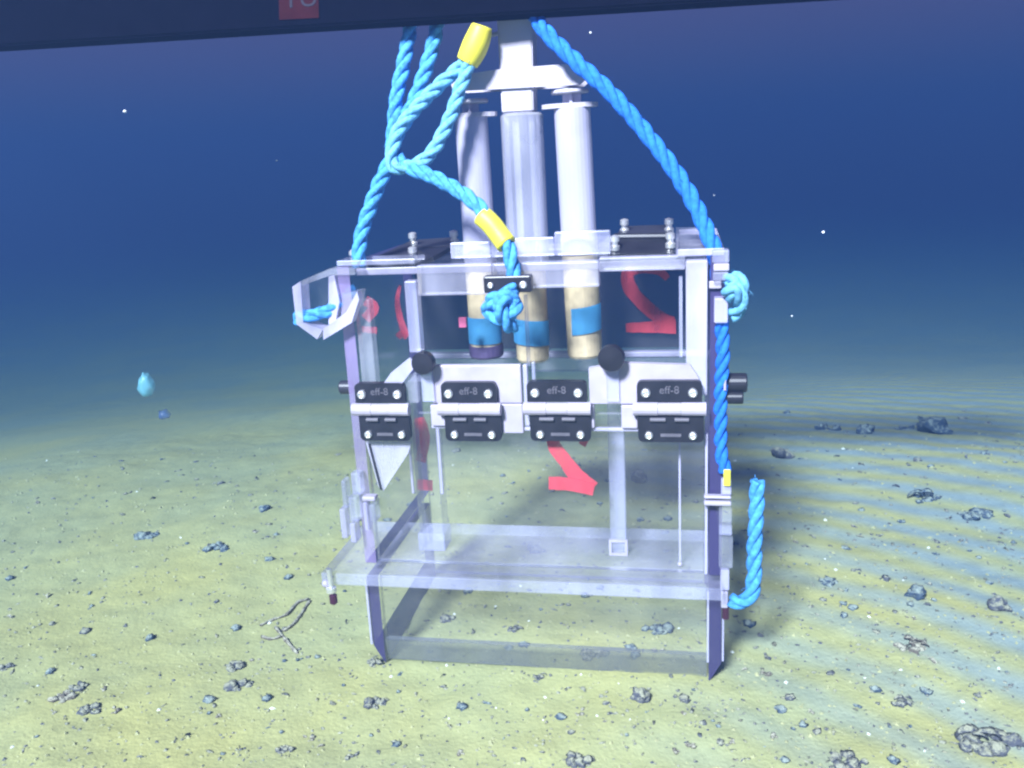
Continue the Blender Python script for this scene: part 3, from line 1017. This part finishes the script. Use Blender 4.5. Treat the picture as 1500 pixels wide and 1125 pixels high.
YR = 0.05
rope_obj('rope', [sw(609, -25, .075), sw(604, 20, .070), sw(592, 90, .060), sw(580, 150, .052), sw(576, 200, .046), sw(573, 232, .040), sw(556, 268, .035), sw(540, 310, .030), sw(528, 350, .025), sw(525, 392, .020)], 0.0062, ROPE_PALE,
         'pale blue rope running down the far left into the clear bracket')
rope_obj('rope', [sw(648, -25, .075), sw(643, 20, .070), sw(632, 75, .062), sw(612, 135, .054), sw(590, 185, .048), sw(575, 215, .040), sw(594, 242, .030), sw(640, 262, .020), sw(690, 292, .010), sw(725, 330, .002), sw(744, 362, -.003), sw(752, 398, -.0045), sw(753, 408, -.0045)], 0.0062, ROPE_PALE,
         'blue rope crossing from the left bundle to the small hinge, yellow tape near its end')
yb = bpy.context.scene.objects
bm = bmesh.new()
add_tube(bm, catmull([sw(706, 316, .0055), sw(720, 329, .0028), sw(733, 346, .0004), sw(742, 358, -.003)], 0.002), 0.0082, 14)
o = obj('tape_band', bm, YELLOW, None, True, True)
last = [x for x in col.objects if x.name.startswith('rope.')][-1]
o.parent = last
o.location = o.location - last.location
rope_obj('rope', [sw(692, 78, .058), sw(672, 100, .055), sw(640, 128, .048), sw(604, 165, .040), sw(584, 190, .034), sw(576, 214, .030), sw(573, 238, .026), sw(584, 246, .026), sw(612, 240, .030), sw(636, 218, .036), sw(658, 175, .044), sw(676, 125, .050), sw(690, 84, .054)], 0.0058, ROPE_CYAN,
         'pale cyan rope loop on the left hanging from a bright yellow end piece', 'rope loop')
loop = [x for x in col.objects if x.name.startswith('rope.')][-1]
bm = bmesh.new()
pth = catmull([sw(706, 38, .056), sw(702, 52, .056), sw(694, 72, .056), sw(684, 92, .056)], 0.002)
n = len(pth)
add_tube(bm, pth, 0.009, 18, radii=[0.0098 * (0.72 + 0.34 * math.sin(math.pi * (0.12 + 0.72 * i / (n - 1)))) for i in range(n)])
o = obj('yellow_end', bm, YELLOW, None, True, True)
o.parent = loop
o.location = o.location - loop.location
# right-hand rope: over the guide, down the wall
rope_obj('rope', [sw(752, -20, .068), sw(776, 10, .066), sw(800, 48, .060), sw(845, 92, .052), sw(893, 135, .046), sw(940, 188, .040), sw(985, 246, .032), sw(1016, 296, .024), sw(1036, 340, .014), sw(1046, 366, .008), sw(1052, 400, .0085), sw(1055, 430, .010)], 0.0066, ROPE_DEEP,
         'long deep blue rope sweeping down the right side from the dark bar to the corner')
rope_obj('rope', [sw(1057, 470, -.002), sw(1059, 520, -.001), sw(1056, 560, .001), sw(1055, 610, .002), sw(1056, 660, .002), sw(1062, 690, .0)], 0.0055, ROPE_DEEP,
         'straight blue rope running vertically along the right wall behind the black knob')
rope_obj('rope', [sw(1070, 878, -.010), sw(1082, 882, -.012), sw(1097, 876, -.014), sw(1104, 850, -.014), sw(1105, 800, -.012), sw(1108, 750, -.010), sw(1109, 704, -.008)], 0.0062, ROPE_PALE,
         'loose blue rope end standing up beside the lower right corner')


def knot(ctrl, r, mat, label):
    bm = bmesh.new()
    add_rope(bm, ctrl, r)
    return tag(obj('rope_knot', bm, mat, None, True, True), label, 'knot')


knot([sw(752, 424, -.012), sw(742, 432, -.020), sw(722, 440, -.022), sw(716, 455, -.016), sw(732, 466, -.022), sw(752, 456, -.024), sw(754, 440, -.016), sw(738, 436, -.026), sw(732, 452, -.030), sw(742, 472, -.024), sw(750, 480, -.016)], 0.0062, ROPE_PALE,
     'blue rope knot hanging below the small black hinge at front centre')
knot([sw(1066, 410, -.004), sw(1078, 408, -.010), sw(1087, 420, -.008), sw(1080, 432, .0), sw(1068, 430, -.012), sw(1076, 422, -.016), sw(1086, 440, -.010), sw(1080, 455, -.004), sw(1070, 462, -.002)], 0.0060, ROPE_CYAN,
     'pale cyan rope knot outside the upper right corner of the box')
knot([sw(520, 424, .014), sw(500, 440, .004), sw(480, 456, -.002), sw(462, 460, -.004), sw(450, 464, -.006), sw(440, 462, -.004), sw(437, 472, -.002)], 0.0056, ROPE_PALE,
     'short blue rope stop inside the clear bracket at upper left')

# ================================================================== the dark bar at the top of the view
DB = 0.70
pa, pb = W(-260, 83.0, .765), W(1780, -44.5, .635)
up = CAM_R.to_3x3() @ Vector((0, 1, 0))
ax = (pb - pa).normalized()
up = (up - ax * up.dot(ax)).normalized()
back = up.cross(ax) * -1
if back.y < 0: back = -back
bar = empty('dark_bezel', (pa + pb) / 2)
tag(bar, 'near-black bezel bar running along the top edge with a dim reddish tag', 'bezel')
bm = bmesh.new()
hgt, thk = 0.085, 0.014
vv = []
for p_ in (pa, pb):
    vv.append([bm.verts.new(p_ + up * u_ * hgt + back * b_ * thk - bar.location) for u_, b_ in ((0, 0), (0, 1), (1, 1), (1, 0))])
for k in range(4): bm.faces.new((vv[0][k], vv[0][(k + 1) % 4], vv[1][(k + 1) % 4], vv[1][k]))
bm.faces.new(vv[0][::-1]); bm.faces.new(vv[1])
bmesh.ops.recalc_face_normals(bm, faces=bm.faces)
bmesh.ops.bevel(bm, geom=list(bm.edges), offset=0.0015, segments=2, affect='EDGES')
obj('bar', bm, BEZEL, bar)
bm = bmesh.new()


def on_bar(px, py, out_):
    d = ray(px, py)
    return CAM_P + d * ((pa - back * out_ - CAM_P).dot(back) / d.dot(back))


cs = [on_bar(x, y, 0.0012) for x, y in ((409, 29), (467, 26), (466, -25), (408, -23))]
a = [bm.verts.new(c_ - bar.location) for c_ in cs]
b = [bm.verts.new(c_ + back * 0.0006 - bar.location) for c_ in cs]
bm.faces.new(a); bm.faces.new(b[::-1])
for i in range(4): bm.faces.new((a[i], b[i], b[(i + 1) % 4], a[(i + 1) % 4]))
bmesh.ops.recalc_face_normals(bm, faces=bm.faces)
tg = obj('paper_tag', bm, TAGMAT, bar)
tx = text('lettering', 'TU', 0.022, TAGINK, tg, on_bar(440, -2, 0.0014) - bar.location, (0, 0, 0), 0.0002)
tx.rotation_euler = Matrix((ax, up, -back)).transposed().to_euler()

# ================================================================== things lying on the seabed
def ground_hit(px, py):
    d = ray(px, py)
    t = 0.3
    while t < 12:
        p_ = CAM_P + d * t
        if p_.z < ground_z(p_.x, p_.y): break
        t += 0.004
    return p_, t


def lump(bm, c, rad, seed, sub=2, rough=0.55, flat=0.7):
    r_ = bmesh.ops.create_icosphere(bm, subdivisions=sub, radius=1.0)
    for v in r_['verts']:
        n_ = v.co.normalized()
        k = 1 + rough * noise.noise(n_ * 1.3 + Vector((seed, 0, 0))) + rough * 0.55 * noise.noise(n_ * 3.1 + Vector((0, seed, 0)))
        v.co = Vector(c) + Vector((n_.x * k * rad, n_.y * k * rad, n_.z * k * rad * flat))
    return r_['verts']


def curl(bm, c, rad, a0, a1, w, seed, tilt):
    """thin curved shell fragment"""
    n_ = 9
    rows = []
    for i in range(n_):
        a = a0 + (a1 - a0) * i / (n_ - 1)
        s = math.sin(math.pi * (0.12 + 0.8 * i / (n_ - 1)))
        p_ = Vector(c) + Vector((math.cos(a) * rad, 0.25 * rad * noise.noise(Vector((i * .5, seed, 0))), math.sin(a) * rad))
        d_ = Vector((0.25 * math.sin(tilt), math.cos(tilt), math.sin(tilt) * .8)) * w * s
        q_ = Vector((math.cos(a), 0, math.sin(a))) * rad * .12
        rows.append([bm.verts.new(p_ - d_), bm.verts.new(p_ + d_), bm.verts.new(p_ + d_ + q_), bm.verts.new(p_ - d_ + q_)])
    for a, b in zip(rows, rows[1:]):
        for k in range(4): bm.faces.new((a[k], b[k], b[(k + 1) % 4], a[(k + 1) % 4]))
    bm.faces.new(rows[0]); bm.faces.new(rows[-1][::-1])
    bmesh.ops.recalc_face_normals(bm, faces=bm.faces)


def cluster(bm, n, spread, rad, seed, sub=1):
    rn = random.Random(seed)
    for i in range(n):
        a = rn.uniform(0, 6.28); d_ = spread * math.sqrt(rn.random())
        rr_ = rad * rn.uniform(0.45, 1.0)
        lump(bm, (math.cos(a) * d_, math.sin(a) * d_ * .7, rr_ * rn.uniform(0.1, .8)), rr_, seed + i * 3.7, sub, 0.7, rn.uniform(.5, .9))


# the ones large enough to tell apart: (px, py, width in px, kind, material, label)
special = [
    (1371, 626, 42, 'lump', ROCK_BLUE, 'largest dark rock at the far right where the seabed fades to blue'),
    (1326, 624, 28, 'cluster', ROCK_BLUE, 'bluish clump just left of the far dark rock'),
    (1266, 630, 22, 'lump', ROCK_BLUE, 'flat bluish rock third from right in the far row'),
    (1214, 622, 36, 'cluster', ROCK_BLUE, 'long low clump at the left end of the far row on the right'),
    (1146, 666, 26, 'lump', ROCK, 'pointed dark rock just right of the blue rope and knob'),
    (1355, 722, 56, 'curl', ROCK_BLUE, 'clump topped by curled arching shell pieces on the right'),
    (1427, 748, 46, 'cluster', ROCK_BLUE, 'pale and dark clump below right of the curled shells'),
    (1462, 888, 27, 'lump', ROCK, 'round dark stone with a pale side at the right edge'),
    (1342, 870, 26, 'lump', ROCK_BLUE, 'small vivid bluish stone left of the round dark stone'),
    (1333, 938, 56, 'curl', SHELL, 'brownish broken shell heap left of the lower right corner'),
    (1242, 1108, 56, 'cluster', ROCK, 'big dark clump cut by the bottom edge at right'),
    (1448, 1075, 100, 'curl', ROCK, 'large heap of dark curved pieces in the bottom right corner'),
    (850, 1108, 46, 'cluster', ROCK, 'dark rough clump at bottom centre'),
    (550, 1028, 38, 'cluster', ROCK, 'dark clump below the left foot of the sampler'),
    (352, 1000, 44, 'cluster', ROCK, 'wide dark clump midway between the left edge and the sampler'),
    (344, 972, 34, 'cluster', ROCK, 'speckled clump touching the top of the wide dark clump'),
    (92, 1018, 36, 'cluster', SHELL, 'pale knobbly nodule in front of a dark one at lower left'),
    (116, 1002, 28, 'cluster', ROCK, 'dark tilted nodule behind the pale one at lower left'),
    (132, 1036, 36, 'cluster', ROCK, 'flat grey nodule below the dark tilted one'),
    (418, 1095, 26, 'cluster', ROCK, 'round dark clump near the bottom left of centre'),
    (936, 702, 22, 'round', ROCK, 'round dark stone seen through the lower front door'),
    (785, 806, 26, 'bird', ROCK, 'dark bird-shaped stone seen through the flange sheet'),
    (548, 968, 28, 'cluster', ROCK, 'clump squeezed under the left foot of the sampler'),
    (790, 992, 24, 'curl', ROCK, 'spiky dark piece in front of the cutting edge'),
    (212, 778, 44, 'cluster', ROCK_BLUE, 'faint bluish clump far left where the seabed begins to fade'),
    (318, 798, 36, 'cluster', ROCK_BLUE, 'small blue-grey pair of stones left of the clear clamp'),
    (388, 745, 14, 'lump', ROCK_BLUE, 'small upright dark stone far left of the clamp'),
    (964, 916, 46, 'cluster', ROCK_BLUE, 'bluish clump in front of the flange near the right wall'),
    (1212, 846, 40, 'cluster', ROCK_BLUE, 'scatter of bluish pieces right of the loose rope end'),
    (870, 955, 44, 'cluster', SHELL, 'pale brown clump just above the cutting edge'),
    (1320, 1025, 36, 'curl', ROCK, 'dark winged piece above the bottom right heap'),
    (1120, 985, 24, 'curl', SHELL, 'ring-shaped shell right of the sampler foot'),
    (655, 905, 28, 'cluster', ROCK, 'small dark clump behind the cutting edge at left'),
    (755, 918, 26, 'curl', ROCK, 'short dark shard behind the cutting edge at centre'),
    (938, 1020, 26, 'lump', ROCK, 'grey oblong stone in front of the sampler right of centre'),
    (10, 975, 26, 'cluster', ROCK, 'dark clump at the left edge of the view'),
]
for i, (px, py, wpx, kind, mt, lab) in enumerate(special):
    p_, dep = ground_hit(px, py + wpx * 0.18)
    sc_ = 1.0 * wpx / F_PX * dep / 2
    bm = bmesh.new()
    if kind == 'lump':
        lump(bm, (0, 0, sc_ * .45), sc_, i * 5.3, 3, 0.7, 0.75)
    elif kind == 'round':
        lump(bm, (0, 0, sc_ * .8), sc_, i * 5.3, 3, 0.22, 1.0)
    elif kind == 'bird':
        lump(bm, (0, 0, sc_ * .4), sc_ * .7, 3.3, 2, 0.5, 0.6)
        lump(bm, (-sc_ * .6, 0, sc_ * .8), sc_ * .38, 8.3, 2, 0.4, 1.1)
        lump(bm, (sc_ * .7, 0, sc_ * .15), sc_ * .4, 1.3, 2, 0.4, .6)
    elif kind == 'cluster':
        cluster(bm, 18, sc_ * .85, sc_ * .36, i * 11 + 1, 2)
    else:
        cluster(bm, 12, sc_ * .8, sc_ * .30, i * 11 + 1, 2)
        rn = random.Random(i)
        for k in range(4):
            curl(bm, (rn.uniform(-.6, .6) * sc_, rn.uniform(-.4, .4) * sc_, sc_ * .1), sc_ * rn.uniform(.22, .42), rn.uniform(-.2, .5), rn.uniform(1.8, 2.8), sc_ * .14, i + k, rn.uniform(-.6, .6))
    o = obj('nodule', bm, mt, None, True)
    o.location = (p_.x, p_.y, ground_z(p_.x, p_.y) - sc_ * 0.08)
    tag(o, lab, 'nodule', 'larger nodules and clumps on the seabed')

# small ones, alike
protos = []
kinds = [('lump', 'nodule', 'small dark lumpy nodule lying loose on the pale sediment'),
         ('clump', 'nodule_clump', 'small rough clump of grit standing on the pale sediment'),
         ('shard', 'shell_shard', 'thin curved shell fragment lying on the pale sediment')]
for k in range(5):
    bm = bmesh.new(); lump(bm, (0, 0, .35), 1.0, 40 + k * 9, 2, 0.8, 0.6); protos.append((0, bm, ROCK if k % 2 else ROCK_BLUE))
for k in range(6):
    bm = bmesh.new(); cluster(bm, 5, .85, .5, 70 + k, 1); protos.append((1, bm, (ROCK, ROCK_BLUE, SHELL)[k % 3]))
for k in range(5):
    bm = bmesh.new(); curl(bm, (0, 0, -.15), .8, .15, 2.6, .28, k, .5 * k); lump(bm, (.4, .1, .0), .4, k * 3, 1, .6, .6); protos.append((2, bm, SHELL if k % 2 else ROCK))
pm = []
for ki, bm, mt in protos:
    me = bpy.data.meshes.new(kinds[ki][1])
    bm.to_mesh(me); bm.free()
    me.materials.append(mt)
    me.polygons.foreach_set('use_smooth', [ki != 2] * len(me.polygons))
    pm.append((ki, me))
def small_label(ki, me, wpx, px, py):
    size = 'tiny' if wpx < 7 else 'small' if wpx < 11 else 'medium-sized'
    hue = {'dusty_nodule': 'dark', 'bluish_nodule': 'bluish', 'brown_shell': 'brown'}[me.materials[0].name]
    what = ('lumpy nodule', 'gritty clump', 'curved shell shard')[ki]
    if py < 720: row = 'on the far seabed'
    elif py < 850: row = 'level with the flange'
    elif py < 975: row = 'level with the skirt'
    else: row = 'in the foreground'
    if px < 180: side = 'at the far left'
    elif px < 480: side = 'left of the sampler'
    elif px < 760: side = 'below the box, left half' if py > 850 else 'behind the box, left half'
    elif px < 1060: side = 'below the box, right half' if py > 850 else 'behind the box, right half'
    elif px < 1290: side = 'right of the sampler'
    else: side = 'at the far right'
    return '%s %s %s %s %s' % (size, hue, what, row, side)


rn = random.Random(21)
placed = [(s_[0], s_[1], s_[2]) for s_ in special]
count = 0
tries = 0
while count < 520 and tries < 15000:
    tries += 1
    px, py = rn.uniform(0, 1500), rn.uniform(600, 1120)
    dens = 0.30 + 0.70 * (px / 1500) ** 0.8
    if py < 700 and px < 500: dens *= 0.35
    if rn.random() > dens: continue
    if any(abs(px - a) < c_ * .55 + 7 and abs(py - b) < c_ * .4 + 6 for a, b, c_ in placed): continue
    p_, dep = ground_hit(px, py)
    if dep > 4: continue
    loc = BOX_I @ p_
    if -0.17 < loc.x < 0.17 and -0.012 < loc.y < 0.02: continue
    wpx = (5.5 + 13 * rn.random() ** 2.2) * (0.65 + 0.5 * (py - 600) / 520)
    ki, me = pm[rn.randrange(len(pm))]
    o = bpy.data.objects.new(kinds[ki][1], me)
    col.objects.link(o)
    s_ = wpx / F_PX * dep / 2
    o.scale = (s_, s_ * rn.uniform(.7, 1.1), s_ * rn.uniform(.6, 1.1))
    o.rotation_euler = (0, 0, rn.uniform(0, 6.28))
    o.location = (p_.x, p_.y, ground_z(p_.x, p_.y) - s_ * .1)
    lab = small_label(ki, me, wpx, px, py)
    tag(o, lab, ('nodule', 'clump', 'shell fragment')[ki], ('small nodules on the seabed', 'small grit clumps on the seabed', 'shell fragments on the seabed')[ki])
    placed.append((px, py, wpx * .7))
    count += 1

# grit: specks nobody could count
def grit(name, n, mat, lo_, hi_, seed):
    rn = random.Random(seed)
    vs_, fs_ = [], []
    for i in range(n):
        px, py = rn.uniform(-150, 1650), rn.uniform(610, 1200)
        d = ray(px, py)
        t = CAM_H / -d.z
        x, y = d.x * t, d.y * t
        if y > 3: continue
        x += rn.uniform(-.02, .02); y += rn.uniform(-.02, .02)
        z = ground_z(x, y)
        s_ = rn.uniform(lo_, hi_) * (0.6 + .8 * t)
        k = len(vs_)
        a = rn.uniform(0, 6.28)
        ca, sa = math.cos(a), math.sin(a)
        e = rn.uniform(.5, 1.6)
        for dx, dy, dz in ((e, 0, 0), (0, 1, .1), (-e, .2, 0), (.1, -1, 0), (.1, .1, rn.uniform(.5, 1.1)), (0, 0, -.5)):
            vs_.append((x + (dx * ca - dy * sa) * s_, y + (dx * sa + dy * ca) * s_, z + dz * s_))
        for f in ((0, 1, 4), (1, 2, 4), (2, 3, 4), (3, 0, 4), (1, 0, 5), (2, 1, 5), (3, 2, 5), (0, 3, 5)):
            fs_.append(tuple(k + j for j in f))
    me = bpy.data.meshes.new(name)
    me.from_pydata(vs_, [], fs_)
    me.materials.append(mat)
    o = bpy.data.objects.new(name, me)
    col.objects.link(o)
    tag(o, kind='stuff')


grit('dark_grit', 1500, ROCK, 0.0006, 0.0017, 5)
grit('mud_pellets', 2600, solid('mud_pellet', (0.40, 0.38, 0.19), 0.9, 0.1), 0.0006, 0.0018, 6)
def rubble(name, n, mat, seed):
    rn = random.Random(seed)
    bm = bmesh.new()
    i = 0
    while i < n:
        px, py = rn.uniform(-100, 1600), rn.uniform(640, 1180)
        if rn.random() > .25 + .75 * max(0, px / 1500) ** 1.2: continue
        if py < 760 and rn.random() > .5: continue
        i += 1
        d = ray(px, py)
        t = CAM_H / -d.z
        x, y = d.x * t, d.y * t
        s_ = (2.0 + 4.5 * rn.random() ** 2) / F_PX * t * .5
        new_ = lump(bm, (0, 0, 0), s_, rn.random() * 99, 1, .9, rn.uniform(.4, .9))
        e, a = rn.uniform(.8, 2.2), rn.uniform(0, 6.28)
        z = ground_z(x, y)
        for v in new_:
            vx, vy = v.co.x * e, v.co.y
            v.co.x = x + vx * math.cos(a) - vy * math.sin(a)
            v.co.y = y + vx * math.sin(a) + vy * math.cos(a)
            v.co.z += z
    tag(obj(name, bm, mat, None, True), kind='stuff')


rubble('dark_rubble', 1300, ROCK, 31)
rubble('pale_rubble', 900, dusty('pale_rubble', (0.16, 0.15, 0.10), (0.46, 0.43, 0.26), 0.08), 32)
grit('pale_specks', 70, solid('pale_speck', (0.85, 0.85, 0.75), 0.8, 0.1, var=.05), 0.0008, 0.0017, 8)

# twig: crossing worm-like tubes left of the sampler
root, dep = ground_hit(425, 925)
tw = empty('branched_tube', (root.x, root.y, ground_z(root.x, root.y)))
tag(tw, 'pale branching worm tube lying in a cross shape left of the sampler', 'worm tube')
for pts in (((382, 918), (400, 910), (420, 902), (436, 886), (452, 880)), ((416, 926), (432, 914), (446, 896), (454, 882)), ((404, 922), (418, 938), (436, 958)), ((384, 935), (398, 938), (412, 934))):
    path = []
    for x, y in pts:
        p_, _ = ground_hit(x, y)
        path.append(Vector((p_.x, p_.y, ground_z(p_.x, p_.y) + .0008 + .0012 * noise.noise(Vector((x * .2, y * .2, 0))))) - tw.location)
    bm = bmesh.new()
    path = catmull(path, .004)
    add_tube(bm, path, .002, 7, radii=[.0017 * (1 + .7 * noise.noise(v * 260)) for v in path])
    obj('branch', bm, SHELL, tw, True)

# drifting things in the water
bm = bmesh.new()
bmesh.ops.create_uvsphere(bm, u_segments=18, v_segments=12, radius=1.0)
for v in bm.verts:
    v.co = Vector((v.co.x * .0085 * (1 - .25 * v.co.z), v.co.y * .008, v.co.z * .0125)) * (1 + .25 * noise.noise(v.co * 2.2))
o = obj('drifting_blob', bm, clear('jelly', (0.18, 0.50, 0.60), 0.5, .4, .2), None, True, False)
o.location = W(214, 563, 0.95)
tag(o, 'pale cyan oval blob drifting in open water at the left', 'jelly blob')
bm = bmesh.new()
lump(bm, (0, 0, 0), .007, 3, 2, .5, .9)
o = obj('drifting_blob', bm, clear('dim_jelly', (0.06, 0.12, 0.30), 0.35, .4, .1), None, True, False)
o.location = W(241, 607, 1.1)
tag(o, 'faint dark smudge-like blob below the pale cyan one', 'jelly blob')
for px, py, s_, dep, lab in ((183, 163, .0022, .8, 'bright white fleck adrift at the upper left'), (1206, 340, .0019, .8, 'white fleck adrift right of the deep blue rope'), (865, 48, .002, .95, 'faint fleck beside the rope near the dark bar'), (1046, 286, .0014, .9, 'tiny fleck just right of the deep blue rope'), (405, 235, .0012, .9, 'tiny fleck adrift left of the pale rope'), (1160, 463, .0013, .9, 'tiny fleck adrift right of the cyan knot')):
    bm = bmesh.new()
    lump(bm, (0, 0, 0), s_ * .7, px, 2, .6, .8)
    o = obj('marine_snow', bm, solid('snow_fleck', (.85, .88, .9), .8, var=.05), None, True)
    o.location = W(px, py, dep)
    tag(o, lab, 'fleck', 'flecks adrift in the water')
